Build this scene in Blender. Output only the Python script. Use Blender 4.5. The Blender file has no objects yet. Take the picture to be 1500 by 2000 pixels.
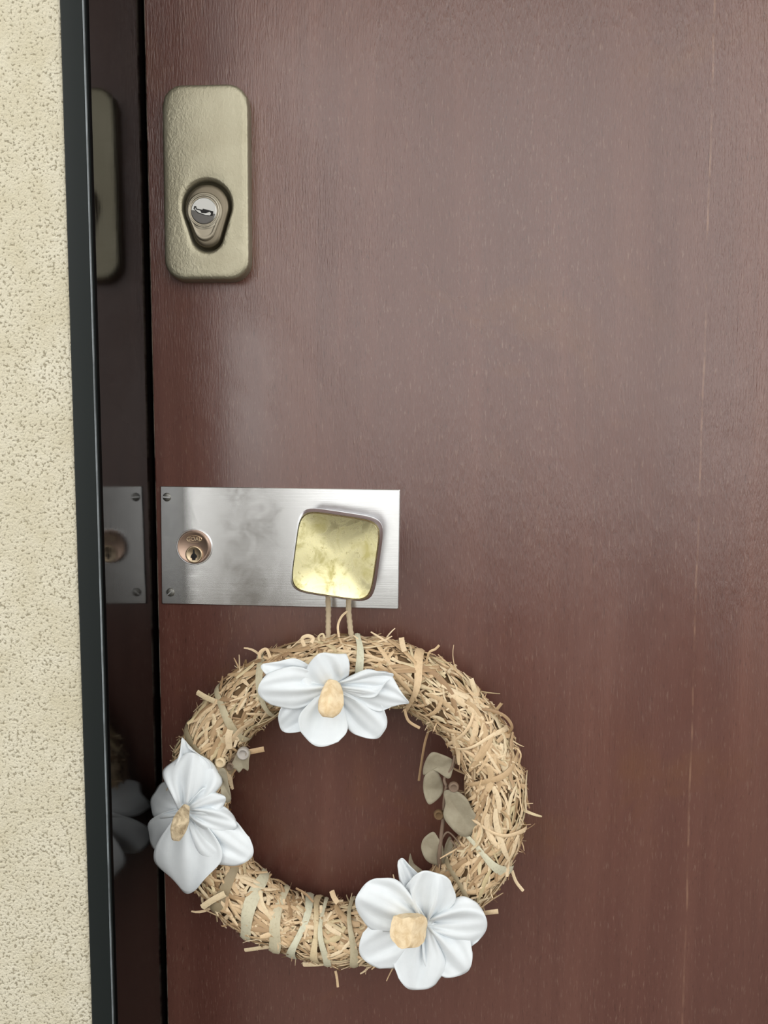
import bpy, bmesh, math, random
from mathutils import Vector, Matrix, noise
PI = math.pi
sc = bpy.context.scene
col = sc.collection
rnd = random.Random(7)

# ------------------------------------------------------------------ camera
FPX = 1500.0
CAM = Vector((0.0, -0.75, 1.12))
YAW, PITCH = math.radians(3.0), math.radians(4.5)
FWD = Vector((-math.sin(YAW)*math.cos(PITCH), math.cos(YAW)*math.cos(PITCH), -math.sin(PITCH)))
RGT = Vector((math.cos(YAW), math.sin(YAW), 0.0))
UPV = RGT.cross(FWD)
cd = bpy.data.cameras.new('camera')
cd.sensor_fit = 'VERTICAL'; cd.sensor_height = 36.0; cd.lens = FPX/2000.0*36.0
cd.clip_start = 0.02
cam = bpy.data.objects.new('camera', cd); col.objects.link(cam)
m = Matrix((RGT, UPV, -FWD)).transposed().to_4x4(); m.translation = CAM
cam.matrix_world = m
sc.camera = cam

# ------------------------------------------------------------------ world: overcast sky over a dull ground
w = bpy.data.worlds.new('world'); sc.world = w; w.use_nodes = True
nt = w.node_tree; bg = nt.nodes['Background']
tc = nt.nodes.new('ShaderNodeTexCoord'); sep = nt.nodes.new('ShaderNodeSeparateXYZ')
rp = nt.nodes.new('ShaderNodeValToRGB')
mr = nt.nodes.new('ShaderNodeMapRange'); mr.inputs[1].default_value = -1; mr.inputs[2].default_value = 1
nt.links.new(tc.outputs['Generated'], sep.inputs[0]); nt.links.new(sep.outputs[2], mr.inputs[0])
nt.links.new(mr.outputs[0], rp.inputs[0]); nt.links.new(rp.outputs[0], bg.inputs[0])
e = rp.color_ramp.elements
e[0].position = 0.49; e[0].color = (0.52, 0.51, 0.48, 1)
e[1].position = 0.51; e[1].color = (1.0, 0.985, 0.95, 1)
bg.inputs[1].default_value = 2.5

sc.view_settings.view_transform = 'Standard'; sc.view_settings.look = 'None'
sc.view_settings.gamma = 1.0; sc.view_settings.use_curve_mapping = False
sc.view_settings.exposure = 0.0

# ------------------------------------------------------------------ pixel -> place
def ray(px, py):
    return FWD + RGT*((px-750.0)/FPX) + UPV*((1000.0-py)/FPX)
def P(px, py, dep=0.0):
    """point seen at a pixel, 'dep' metres in front of the door face (y = 0)"""
    d = ray(px, py); t = (-dep - CAM.y)/d.y
    return CAM + d*t
def PX(px, py, x):
    d = ray(px, py); t = (x - CAM.x)/d.x
    return CAM + d*t

# ------------------------------------------------------------------ material helpers
def new_mat(name):
    mt = bpy.data.materials.new(name); mt.use_nodes = True
    return mt, mt.node_tree, mt.node_tree.nodes['Principled BSDF']
class G:
    def __init__(s, nt): s.nt = nt
    def n(s, t, **kw):
        nd = s.nt.nodes.new(t)
        for k, v in kw.items(): setattr(nd, k, v)
        return nd
    def l(s, a, b): s.nt.links.new(a, b)
    def coord(s, scale, kind='Object', loc=(0, 0, 0), rot=(0, 0, 0)):
        t = s.n('ShaderNodeTexCoord'); mp = s.n('ShaderNodeMapping')
        mp.inputs['Scale'].default_value = scale; mp.inputs['Location'].default_value = loc; mp.inputs['Rotation'].default_value = rot
        s.l(t.outputs[kind], mp.inputs[0]); return mp.outputs[0]
    def noise(s, vec, scale, detail=3, rough=0.5, dist=0.0):
        nd = s.n('ShaderNodeTexNoise'); nd.inputs['Scale'].default_value = scale
        nd.inputs['Detail'].default_value = detail; nd.inputs['Roughness'].default_value = rough; nd.inputs['Distortion'].default_value = dist
        s.l(vec, nd.inputs['Vector']); return nd.outputs[0]
    def ramp(s, fac, stops):
        r = s.n('ShaderNodeValToRGB'); el = r.color_ramp.elements
        while len(el) < len(stops): el.new(0.5)
        for k, (p, c) in enumerate(stops):
            el[k].position = p; el[k].color = (*c, 1) if not isinstance(c, (int, float)) else (c, c, c, 1)
        s.l(fac, r.inputs[0]); return r.outputs[0]
    def mix(s, fac, a, b, mode='MIX'):
        x = s.n('ShaderNodeMix', data_type='RGBA', blend_type=mode)
        for sock, v in ((x.inputs[0], fac), (x.inputs[6], a), (x.inputs[7], b)):
            if hasattr(v, 'links'): s.l(v, sock)
            elif isinstance(v, (int, float)): sock.default_value = v
            else: sock.default_value = (*v, 1)
        return x.outputs[2]
    def math(s, op, a, b=0.0):
        x = s.n('ShaderNodeMath', operation=op)
        for k, v in enumerate((a, b)):
            if hasattr(v, 'links'): s.l(v, x.inputs[k])
            else: x.inputs[k].default_value = v
        return x.outputs[0]
    def bump(s, h, strength, dist, bsdf, prev=None):
        b = s.n('ShaderNodeBump'); b.inputs['Strength'].default_value = strength; b.inputs['Distance'].default_value = dist
        s.l(h, b.inputs['Height'])
        if prev: s.l(prev, b.inputs['Normal'])
        s.l(b.outputs[0], bsdf.inputs['Normal']); return b.outputs[0]

def simple(name, c, rough=0.5, metal=0.0, **kw):
    mt, nt, b = new_mat(name)
    b.inputs['Base Color'].default_value = (*c, 1); b.inputs['Roughness'].default_value = rough; b.inputs['Metallic'].default_value = metal
    for k, v in kw.items(): b.inputs[k].default_value = v
    return mt

def mat_wood():
    mt, nt, b = new_mat('dark_red_veneer'); g = G(nt)
    fig = g.noise(g.coord((9, 9, 1.1)), 1.0, 4, 0.55, 0.6)
    streak = g.noise(g.coord((95, 95, 2.2)), 1.0, 4, 0.6)
    pores = g.noise(g.coord((600, 600, 80)), 1.0, 3, 0.65, 0.12)
    c = g.ramp(fig, [(0.32, (0.100, 0.037, 0.028)), (0.5, (0.118, 0.046, 0.035)), (0.68, (0.150, 0.063, 0.047))])
    c = g.mix(g.ramp(streak, [(0.35, 0.0), (0.75, 0.4)]), c, (0.080, 0.030, 0.023))
    amb = g.noise(g.coord((5, 5, 6), loc=(1.7, 0, 4.1)), 1.0, 4, 0.6, 0.8)
    c = g.mix(g.ramp(amb, [(0.56, 0.0), (0.72, 0.5)]), c, (0.150, 0.062, 0.028))
    pm = g.ramp(pores, [(0.58, 0.0), (0.70, 1.0)])
    c = g.mix(g.math('MULTIPLY', pm, 0.5), c, (0.24, 0.155, 0.12))
    pd = g.ramp(pores, [(0.30, 1.0), (0.40, 0.0)])
    c = g.mix(g.math('MULTIPLY', pd, 0.5), c, (0.035, 0.014, 0.011))
    # one long hairline crack with pale wood in it
    t = g.n('ShaderNodeTexCoord'); sp = g.n('ShaderNodeSeparateXYZ'); g.l(t.outputs['Object'], sp.inputs[0])
    wob = g.noise(g.coord((0.5, 0.5, 7)), 1.0, 3)
    xx = g.math('ADD', g.math('SUBTRACT', sp.outputs[0], CRACK_X), g.math('MULTIPLY', g.math('SUBTRACT', wob, 0.5), 0.006))
    near = g.math('LESS_THAN', g.math('ABSOLUTE', xx), 0.0009)
    brk = g.ramp(g.noise(g.coord((1, 1, 26)), 1.0, 3, 0.6), [(0.42, 0.0), (0.64, 0.5)])
    c = g.mix(g.math('MULTIPLY', near, brk), c, (0.34, 0.20, 0.13))
    g.l(c, b.inputs['Base Color'])
    wear = g.noise(g.coord((4.2, 4.2, 2.0)), 1.0, 5, 0.6, 0.5)
    g.l(g.ramp(wear, [(0.35, 0.22), (0.65, 0.36)]), b.inputs['Roughness'])
    b.inputs['Specular IOR Level'].default_value = 0.95; b.inputs['IOR'].default_value = 1.51
    h = g.math('ADD', g.math('MULTIPLY', pores, 1.0), g.math('MULTIPLY', streak, 0.5))
    # raised dry grain where the varnish has worn, smooth where it has not (left and low)
    pat = g.math('ADD', g.noise(g.coord((3.4, 3.4, 2.2), loc=(5, 0, 2)), 1.0, 4, 0.6, 0.4), g.math('ADD', g.math('MULTIPLY', sp.outputs[0], 0.55), g.math('MULTIPLY', sp.outputs[2], 0.5)))
    msk = g.ramp(pat, [(0.40, 0.10), (0.62, 1.0)])
    h = g.math('MULTIPLY', h, msk)
    g.bump(h, 0.62, 0.0018, b)
    return mt

def mat_stucco():
    mt, nt, b = new_mat('speckled_stucco'); g = G(nt)
    v = g.coord((1, 1, 1))
    a = g.noise(v, 400, 2, 0.5); big = g.noise(v, 26, 3, 0.6); fine = g.noise(v, 760, 2)
    s = g.math('ADD', a, g.math('MULTIPLY', g.math('SUBTRACT', big, 0.5), 0.16))
    spk = g.ramp(s, [(0.565, 0.0), (0.64, 1.0)])
    tone = g.ramp(big, [(0.3, (0.58, 0.535, 0.40)), (0.7, (0.68, 0.645, 0.525))])
    dk = g.ramp(fine, [(0.35, (0.13, 0.11, 0.06)), (0.65, (0.29, 0.25, 0.155))])
    g.l(g.mix(g.math('MULTIPLY', spk, 0.72), tone, dk), b.inputs['Base Color'])
    b.inputs['Roughness'].default_value = 0.85
    h = g.math('SUBTRACT', g.math('MULTIPLY', fine, 0.35), s)
    g.bump(h, 0.55, 0.003, b)
    return mt

def mat_champagne():
    mt, nt, b = new_mat('hammered_champagne_metal'); g = G(nt)
    n1 = g.noise(g.coord((1, 1, 0.7)), 330, 2, 0.55, 0.8); n2 = g.noise(g.coord((1, 1, 1)), 24, 4)
    g.l(g.ramp(n2, [(0.3, (0.31, 0.285, 0.205)), (0.7, (0.38, 0.355, 0.265))]), b.inputs['Base Color'])
    b.inputs['Metallic'].default_value = 0.75; b.inputs['Roughness'].default_value = 0.36
    g.bump(n1, 0.22, 0.0020, b)
    return mt

def mat_aluminium():
    mt, nt, b = new_mat('brushed_aluminium'); g = G(nt)
    br = g.noise(g.coord((14, 14, 1500)), 1.0, 2); sm = g.noise(g.coord((1, 1, 1)), 38, 5, 0.65, 0.8)
    c = g.mix(g.ramp(sm, [(0.45, 0.0), (0.85, 0.4)]), (0.76, 0.77, 0.785), (0.64, 0.64, 0.64))
    g.l(c, b.inputs['Base Color']); b.inputs['Metallic'].default_value = 1.0
    g.l(g.ramp(sm, [(0.30, 0.15), (0.8, 0.27)]), b.inputs['Roughness'])
    g.bump(br, 0.05, 0.0006, b)
    return mt

def mat_brass():
    mt, nt, b = new_mat('worn_brass'); g = G(nt)
    st = g.noise(g.coord((1, 1, 1)), 55, 6, 0.65, 0.6); st2 = g.noise(g.coord((1, 1, 1), loc=(3, 1, 2)), 210, 4, 0.7)
    c = g.mix(g.ramp(st, [(0.50, 0.0), (0.66, 0.8)]), (0.80, 0.75, 0.45), (0.46, 0.41, 0.15))
    c = g.mix(g.ramp(st2, [(0.60, 0.0), (0.70, 0.6)]), c, (0.36, 0.30, 0.10))
    g.l(c, b.inputs['Base Color']); b.inputs['Metallic'].default_value = 1.0
    g.l(g.ramp(st, [(0.4, 0.22), (0.7, 0.42)]), b.inputs['Roughness'])
    return mt

def mat_lacquer():
    mt, nt, b = new_mat('black_gloss_lacquer'); g = G(nt)
    n1 = g.noise(g.coord((1, 14, 3)), 3.0, 5, 0.6); sc_ = g.noise(g.coord((60, 60, 5)), 6.0, 3, 0.6)
    g.l(g.ramp(n1, [(0.4, (0.0025, 0.002, 0.002)), (0.7, (0.006, 0.004, 0.0035))]), b.inputs['Base Color'])
    g.l(g.ramp(sc_, [(0.35, 0.07), (0.75, 0.15)]), b.inputs['Roughness'])
    b.inputs['IOR'].default_value = 1.53
    g.bump(sc_, 0.04, 0.0006, b)
    return mt

def mat_straw(name='dry_straw', tint=(1, 1, 1)):
    mt, nt, b = new_mat(name); g = G(nt)
    gi = g.n('ShaderNodeNewGeometry')
    oi = g.n('ShaderNodeObjectInfo')
    r = g.math('FRACT', g.math('ADD', gi.outputs['Random Per Island'], oi.outputs['Random']))
    T = lambda c: tuple(a*k for a, k in zip(c, tint))
    c = g.ramp(r, [(0.0, T((0.30, 0.185, 0.095))), (0.28, T((0.57, 0.405, 0.235))), (0.5, T((0.69, 0.515, 0.32))), (0.8, T((0.77, 0.63, 0.43))), (1.0, T((0.56, 0.46, 0.27)))])
    fib = g.noise(g.coord((1, 1, 1)), 420, 3, 0.6)
    c = g.mix(g.ramp(fib, [(0.5, 0.0), (0.8, 0.4)]), c, T((0.36, 0.23, 0.11)))
    g.l(c, b.inputs['Base Color']); b.inputs['Roughness'].default_value = 0.55
    g.bump(fib, 0.2, 0.0006, b)
    return mt

def mat_cloth():
    mt, nt, b = new_mat('white_cotton'); g = G(nt)
    wv = g.noise(g.coord((1, 1, 1)), 1400, 2); soft = g.noise(g.coord((1, 1, 1)), 60, 3)
    g.l(g.ramp(soft, [(0.3, (0.68, 0.725, 0.76)), (0.7, (0.73, 0.775, 0.81))]), b.inputs['Base Color'])
    b.inputs['Roughness'].default_value = 0.9
    h = g.math('ADD', g.math('MULTIPLY', wv, 0.15), soft)
    g.bump(h, 0.18, 0.002, b)
    return mt

def mat_leaf():
    mt, nt, b = new_mat('dried_eucalyptus'); g = G(nt)
    n1 = g.noise(g.coord((1, 1, 1)), 60, 4, 0.6)
    g.l(g.ramp(n1, [(0.35, (0.25, 0.215, 0.15)), (0.7, (0.35, 0.315, 0.23))]), b.inputs['Base Color'])
    b.inputs['Roughness'].default_value = 0.7
    g.bump(n1, 0.3, 0.002, b)
    return mt

def mat_edge():
    mt, nt, b = new_mat('worn_door_edge'); g = G(nt)
    n1 = g.noise(g.coord((1, 1, 16)), 1.0, 5, 0.7)
    g.l(g.ramp(n1, [(0.42, (0.07, 0.03, 0.024)), (0.55, (0.40, 0.32, 0.26))]), b.inputs['Base Color'])
    b.inputs['Roughness'].default_value = 0.6
    return mt

# ------------------------------------------------------------------ mesh helpers
WL = {}          # world location of each object's origin
def empty(name, loc, parent=None):
    o = bpy.data.objects.new(name, None); col.objects.link(o); o.empty_display_size = 0.05
    WL[o] = Vector(loc)
    if parent: o.parent = parent; o.location = WL[o] - WL[parent]
    else: o.location = loc
    return o
def mesh(name, verts, faces, mat, parent=None, smooth=True, origin=None, sharp=None):
    verts = [Vector(v) for v in verts]
    if origin is None:
        origin = sum(verts, Vector())/len(verts)
    me = bpy.data.meshes.new(name); me.from_pydata([tuple(v-origin) for v in verts], [], faces)
    me.update()
    if smooth: me.polygons.foreach_set('use_smooth', [True]*len(me.polygons))
    if smooth and sharp:
        me.set_sharp_from_angle(angle=math.radians(sharp))
    me.materials.append(mat)
    o = bpy.data.objects.new(name, me); col.objects.link(o); WL[o] = Vector(origin)
    if parent: o.parent = parent; o.location = WL[o] - WL[parent]
    else: o.location = origin
    return o
def tag(o, label=None, cat=None, group=None, kind=None):
    if label: o['label'] = label
    if cat: o['category'] = cat
    if group: o['group'] = group
    if kind: o['kind'] = kind
    return o
def fix_normals(o):
    bm = bmesh.new(); bm.from_mesh(o.data); bmesh.ops.remove_doubles(bm, verts=bm.verts, dist=1e-6)
    bmesh.ops.recalc_face_normals(bm, faces=bm.faces); bm.to_mesh(o.data); bm.free(); return o
def box(name, a, b, mat, parent=None, bevel=0.0, seg=2):
    x0, y0, z0 = (min(a[i], b[i]) for i in range(3)); x1, y1, z1 = (max(a[i], b[i]) for i in range(3))
    bm = bmesh.new(); bmesh.ops.create_cube(bm, size=1)
    for v in bm.verts: v.co = Vector(((x1-x0)*v.co.x, (y1-y0)*v.co.y, (z1-z0)*v.co.z))
    if bevel: bmesh.ops.bevel(bm, geom=list(bm.edges), offset=bevel, segments=seg, affect='EDGES', profile=0.5)
    me = bpy.data.meshes.new(name); bm.to_mesh(me); bm.free()
    if bevel:
        me.polygons.foreach_set('use_smooth', [True]*len(me.polygons)); me.set_sharp_from_angle(angle=math.radians(40))
    me.materials.append(mat); o = bpy.data.objects.new(name, me); col.objects.link(o)
    WL[o] = Vector(((x0+x1)/2, (y0+y1)/2, (z0+z1)/2))
    if parent: o.parent = parent; o.location = WL[o]-WL[parent]
    else: o.location = WL[o]
    return o
def loft(rings, close_end=True, close_start=False):
    """rings: lists of equal length of points; closed loops"""
    n = len(rings[0]); V = [p for r in rings for p in r]; F = []
    for k in range(len(rings)-1):
        for i in range(n):
            j = (i+1) % n
            F.append((k*n+i, k*n+j, (k+1)*n+j, (k+1)*n+i))
    if close_end:
        V.append(sum((Vector(p) for p in rings[-1]), Vector())/n); c = len(V)-1; b = (len(rings)-1)*n
        F += [(b+i, b+(i+1) % n, c) for i in range(n)]
    if close_start:
        V.append(sum((Vector(p) for p in rings[0]), Vector())/n); c = len(V)-1
        F += [((i+1) % n, i, c) for i in range(n)]
    return V, F
def tube(path, rad, n=8):
    rings = []; up = Vector((0.31, 0.2, 0.93))
    for k, p in enumerate(path):
        a = path[max(k-1, 0)]; b = path[min(k+1, len(path)-1)]; t = (Vector(b)-Vector(a)).normalized()
        s = t.cross(up)
        if s.length < 1e-4: s = t.cross(Vector((1, 0, 0)))
        s.normalize(); q = s.cross(t)
        r = rad(k/(len(path)-1)) if callable(rad) else rad
        rings.append([Vector(p) + (s*math.cos(2*PI*i/n) + q*math.sin(2*PI*i/n))*r for i in range(n)])
    return loft(rings, True, True)

# ------------------------------------------------------------------ places worked out from the photograph
X0 = P(297, 960, 0).x                      # the jamb face beside the door's lock edge
DREV = -PX(201, 960, X0).y                 # how far the jamb stands out from the door
STRIP_D = DREV + 0.006
XS_R = P(190, 960, STRIP_D).x
XS_L = P(146, 960, STRIP_D).x
DOOR_L = X0 + 0.0035
DOOR_W = 0.86
DOOR_R = DOOR_L + DOOR_W
DOOR_TOP = 2.02
WALL_Y = -DREV - 0.004
CEIL = 3.4
print('X0 %.3f reveal %.3f strip %.3f..%.3f' % (X0, DREV, XS_L, XS_R))
dm = Vector((DOOR_L + DOOR_W/2, 0.02, DOOR_TOP/2 + 0.004))
CRACK_X = P(1368, 900, 0).x - dm.x

M = {}
M['wood'] = mat_wood(); M['stucco'] = mat_stucco(); M['champ'] = mat_champagne(); M['alu'] = mat_aluminium()
M['brass'] = mat_brass(); M['lacq'] = mat_lacquer(); M['straw'] = mat_straw(); M['cloth'] = mat_cloth(); M['leaf'] = mat_leaf()
M['edge'] = mat_edge()
M['raffia'] = mat_straw('pale_green_raffia', (0.80, 0.97, 1.10))
M['frame'] = simple('dark_green_black_paint', (0.011, 0.0145, 0.0145), 0.55, **{'Specular IOR Level': 0.16})
M['black'] = simple('matte_black_rubber', (0.004, 0.004, 0.004), 0.9)
M['chrome'] = simple('satin_chrome', (0.85, 0.86, 0.88), 0.30, 1.0)
M['bronze'] = simple('pink_bronze', (0.46, 0.33, 0.26), 0.33, 0.9)
M['bronze2'] = simple('light_bronze', (0.60, 0.48, 0.33), 0.25, 0.95)
M['olive'] = simple('brown_olive_metal', (0.17, 0.145, 0.105), 0.36, 0.8)
M['steel'] = simple('steel', (0.40, 0.40, 0.385), 0.28, 1.0)
M['screw'] = simple('tarnished_screw', (0.20, 0.20, 0.185), 0.4, 0.9)
M['hole'] = simple('keyhole_dark', (0.004, 0.003, 0.003), 0.7)
M['pistil'] = simple('cream_cloth', (0.78, 0.62, 0.40), 0.85)
M['cord'] = simple('jute_twine', (0.47, 0.38, 0.26), 0.9)
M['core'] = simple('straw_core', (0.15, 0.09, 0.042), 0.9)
M['twig'] = simple('grey_brown_twig', (0.20, 0.14, 0.10), 0.8)
M['pod'] = simple('grey_seed_pod', (0.42, 0.39, 0.36), 0.5)
M['paint'] = simple('pale_ceiling_paint', (0.70, 0.69, 0.66), 0.8)
def mat_conc():
    mt, nt, b = new_mat('grey_concrete'); g = G(nt)
    n1 = g.noise(g.coord((1, 1, 1)), 9, 5, 0.6)
    g.l(g.ramp(n1, [(0.3, (0.16, 0.145, 0.13)), (0.7, (0.23, 0.21, 0.19))]), b.inputs['Base Color']); b.inputs['Roughness'].default_value = 0.8
    return mt
M['conc'] = mat_conc()
def mat_edgehighlight():  # pale patchy colour standing for the sky highlight on the strip's bevel
    mt, nt, b = new_mat('painted_edge_highlight'); g = G(nt)
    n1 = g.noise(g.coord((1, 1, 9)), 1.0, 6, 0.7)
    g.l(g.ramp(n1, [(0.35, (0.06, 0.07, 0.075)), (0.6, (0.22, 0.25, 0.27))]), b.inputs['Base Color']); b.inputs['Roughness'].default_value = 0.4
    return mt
M['edgehighlight'] = mat_edgehighlight()

# ------------------------------------------------------------------ the setting
LX, RX = -1.9, 2.2                           # extent of the walkway along the wall
BK = -1.75                                   # outer edge of the walkway
tag(box('floor', (LX, BK-0.12, -0.1), (RX, 0.3, 0.0), M['conc']), 'grey concrete floor of the entrance walkway', 'floor', kind='structure')
tag(box('ceiling', (LX, BK-0.12, CEIL), (RX, 0.3, CEIL+0.12), M['paint']), 'pale painted ceiling over the entrance walkway', 'ceiling', kind='structure')
tag(box('wall_back', (LX, BK-0.12, 0.0), (RX, BK, 0.62), M['conc']), 'grey concrete parapet along the open side of the walkway', 'wall', kind='structure')
for n_, (xa, xb) in (('added_post_1', (-0.72, -0.46)), ('added_post_2', (0.50, 0.76))):  # unseen posts, added to put dark bands into plate and door reflections
    tag(box(n_, (xa, BK-0.12, 0.62), (xb, BK, CEIL), M['conc'], bevel=0.006), 'added unseen grey post for dark reflections, on the parapet opposite the ' + ('lock' if xa < 0 else 'hinge') + ' side of the door', 'post', kind='structure')
XR_JAMB = DOOR_R + 0.0035
XS_W = XS_R - XS_L
tag(box('wall_left', (LX, WALL_Y, 0.0), (XS_L, 0.3, CEIL), M['stucco'], bevel=0.003), 'beige speckled stucco wall beside the black door frame', 'wall', kind='structure')
xr2 = XR_JAMB + (X0 - XS_L)
tag(box('wall_right', (xr2, WALL_Y, 0.0), (RX, 0.3, CEIL), M['stucco'], bevel=0.003), 'beige speckled stucco wall on the hinge side of the door', 'wall', kind='structure')
tag(box('wall_top', (XS_L, WALL_Y, DOOR_TOP+0.006+(X0-XS_L)), (xr2, 0.3, CEIL), M['stucco']), 'beige speckled stucco wall above the door', 'wall', kind='structure')

def jamb(name, xf, sgn, label):
    """door frame side; xf = face towards the opening, sgn = +1 when it faces +x"""
    t = empty(name, (xf - sgn*0.02, -DREV/2, 0.0)); tag(t, label, 'door frame', kind='structure')
    zt = DOOR_TOP + 0.006
    # glossy reveal board
    box('reveal_board', (xf, 0.055, 0.0), (xf - sgn*0.012, -DREV+0.0, zt), M['lacq'], t)
    # recessed rubber groove
    box('rubber_seal', (xf - sgn*0.0025, -DREV, 0.0), (xf - sgn*0.012, -DREV-0.002, zt), M['black'], t)
    # face strip
    a = XS_R - X0; b = XS_L - X0
    box('face_strip', (xf + sgn*a, -STRIP_D, 0.0), (xf + sgn*b, -DREV+0.004, zt - b), M['frame'], t, bevel=0.0016, seg=3)
    xe = xf + sgn*a
    box('highlight_edge', (xe - sgn*0.0007, -STRIP_D-0.0002, 0.0), (xe + sgn*0.0004, -STRIP_D+0.002, zt), M['edgehighlight'], t, bevel=0.0004)  # thin bright strip, a painted highlight along the inner edge
    # stop behind the door leaf
    box('door_stop', (xf, 0.043, 0.0), (xf + sgn*0.02, 0.055, zt), M['black'], t)
    return t
jamb('trim_1', X0, 1, 'black door frame with glossy reveal mirroring the lock plate and wreath')
jamb('trim_2', XR_JAMB, -1, 'black door frame with glossy reveal on the hinge side')
zt = DOOR_TOP + 0.006
t = empty('trim_3', ((X0+XR_JAMB)/2, -DREV/2, zt)); tag(t, 'black door frame head above the door', 'door frame', kind='structure')
box('reveal_board', (X0, 0.055, zt), (XR_JAMB, -DREV, zt+0.012), M['lacq'], t)
box('face_strip', (XS_R, -STRIP_D, zt + (X0-XS_R)), (XR_JAMB + (X0-XS_R), -DREV+0.004, zt + (X0-XS_L)), M['frame'], t, bevel=0.0016, seg=3)

# ------------------------------------------------------------------ the door and its locks
door = empty('door_1', (dm.x, 0.02, 0.0)); tag(door, 'dark reddish brown wooden door with two locks and a square brass knob', 'door', kind='structure')
box('door_panel', (DOOR_L, 0.0, 0.004), (DOOR_R, 0.04, DOOR_TOP), M['wood'], door, bevel=0.0008, seg=2)
zb = [0.004 + i*(DOOR_TOP-0.004)/40 for i in range(41)]
Vv, Ff = [], []
for i, z in enumerate(zb):
    Vv += [(DOOR_L-0.0004, 0.003, z), (DOOR_L-0.0003, 0.0004, z), (DOOR_L+0.0008, -0.0004, z)]
for i in range(40):
    for k in range(2): Ff.append((i*3+k, i*3+k+1, i*3+k+4, i*3+k+3))
mesh('edge_band', Vv, Ff, M['edge'], door)
box('light_block_board', (X0+0.02, 0.05, 0.0), (XR_JAMB-0.02, 0.06, zt), M['black'], door)  # unseen black board, added to block light behind the leaf

def rot2(p, a): return (p[0]*math.cos(a) - p[1]*math.sin(a), p[0]*math.sin(a) + p[1]*math.cos(a))
def place(c, a, depth, p):
    """2-D shape point p (x right, z up, metres) about point c on the door, turned by a, at a depth in front"""
    x, z = rot2(p, a); return Vector((c.x + x, -depth, c.z + z))
def rrect(w, h, r, n=128, cx=0, cz=0, power=None):
    """rounded rectangle sampled by rays from (cx,cz): a star-shaped loop"""
    out = []
    for i in range(n):
        th = 2*PI*i/n; dx, dz = math.cos(th), math.sin(th); lo, hi = 0.0, 2*(w+h)
        for _ in range(40):
            mid = (lo+hi)/2; x, z = cx+dx*mid, cz+dz*mid
            qx, qz = abs(x)-(w/2-r), abs(z)-(h/2-r)
            sd = math.hypot(max(qx, 0), max(qz, 0)) + min(max(qx, qz), 0) - r
            if sd < 0: lo = mid
            else: hi = mid
        out.append((cx+dx*lo, cz+dz*lo))
    return out
def egg(rt, rb, dist, n=128):
    """two circles (upper rt at 0, lower rb at -dist) and their hull, star-shaped about a point between"""
    c0 = -dist*0.35; out = []
    for i in range(n):
        th = 2*PI*i/n; dx, dz = math.cos(th), math.sin(th); lo, hi = 0.0, 4*(rt+dist)
        for _ in range(40):
            mid = (lo+hi)/2; x, z = dx*mid, c0+dz*mid
            tt = min(max(-z/dist, 0), 1)
            # radius varies along the axis
            best = min(math.hypot(x, z+dist*q) - (rt + (rb-rt)*q) for q in (0, .1, .2, .3, .4, .5, .6, .7, .8, .9, 1))
            if best < 0: lo = mid
            else: hi = mid
        out.append((dx*lo, c0+dz*lo))
    return out

def spline(pts, n=10):
    out = []
    for i in range(len(pts)-1):
        p0, p1, p2, p3 = pts[max(i-1, 0)], pts[i], pts[i+1], pts[min(i+2, len(pts)-1)]
        for k in range(n):
            u = k/n; out.append(0.5*((2*p1) + (p2-p0)*u + (2*p0-5*p1+4*p2-p3)*u*u + (3*p1-p0-3*p2+p3)*u**3))
    out.append(pts[-1]); return out
# upper lock: champagne cover with an egg-shaped well round the cylinder
CD = 0.013
k = (0.75-CD)/0.75
lc = P(401, 356, CD); lw = (483-320)*0.0005*k; lh = (536-175)*0.0005*k
ec = P(404, 401, CD); la = math.radians(-0.4)
eo = ((ec.x-lc.x), (ec.z-lc.z))
eg = [(x+eo[0], z+eo[1]) for x, z in egg(0.0240*k, 0.0158*k, 0.0275*k)]
cxz = (sum(p[0] for p in eg)/128, sum(p[1] for p in eg)/128)
def shrink(loop, s): return [(cxz[0]+(x-cxz[0])*s, cxz[1]+(z-cxz[1])*s) for x, z in loop]
rings = []
for grow, dep in ((0.0014, 0.0), (0.0013, CD-0.006), (0.0007, CD-0.0025), (-0.0004, CD-0.0009), (-0.0022, CD-0.0002), (-0.005, CD)):
    rings.append([place(lc, la, dep, p) for p in rrect(lw+2*grow, lh+2*grow, 0.018+grow, cx=cxz[0], cz=cxz[1])])
base = rrect(lw-0.01, lh-0.01, 0.013, cx=cxz[0], cz=cxz[1])
e1 = shrink(eg, 1.10)
for q in (0.2, 0.4, 0.6, 0.8, 1.0):
    rings.append([place(lc, la, CD, (a[0]*(1-q)+b[0]*q, a[1]*(1-q)+b[1]*q)) for a, b in zip(base, e1)])
for s, dep in ((1.05, CD-0.0006), (1.0, CD-0.0022), (0.975, CD-0.005), (0.965, CD-0.0105)):
    rings.append([place(lc, la, dep, p) for p in shrink(eg, s)])
V, F = loft(rings, True)
cover = fix_normals(mesh('lock_cover', V, F, M['champ'], door))
tag(cover, 'tall champagne coloured lock cover with rounded corners and egg-shaped well')
rings = [[place(lc, la, dep, p) for p in shrink(eg, s)] for s, dep in ((0.89, CD-0.0106), (0.885, CD-0.003), (0.87, CD-0.0012), (0.83, CD-0.0002), (0.76, CD+0.0003), (0.62, CD+0.0006))]
V, F = loft(rings, True); tag(fix_normals(mesh('cylinder_guard', V, F, M['olive'], cover)), 'brown olive egg-shaped cylinder guard')
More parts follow.
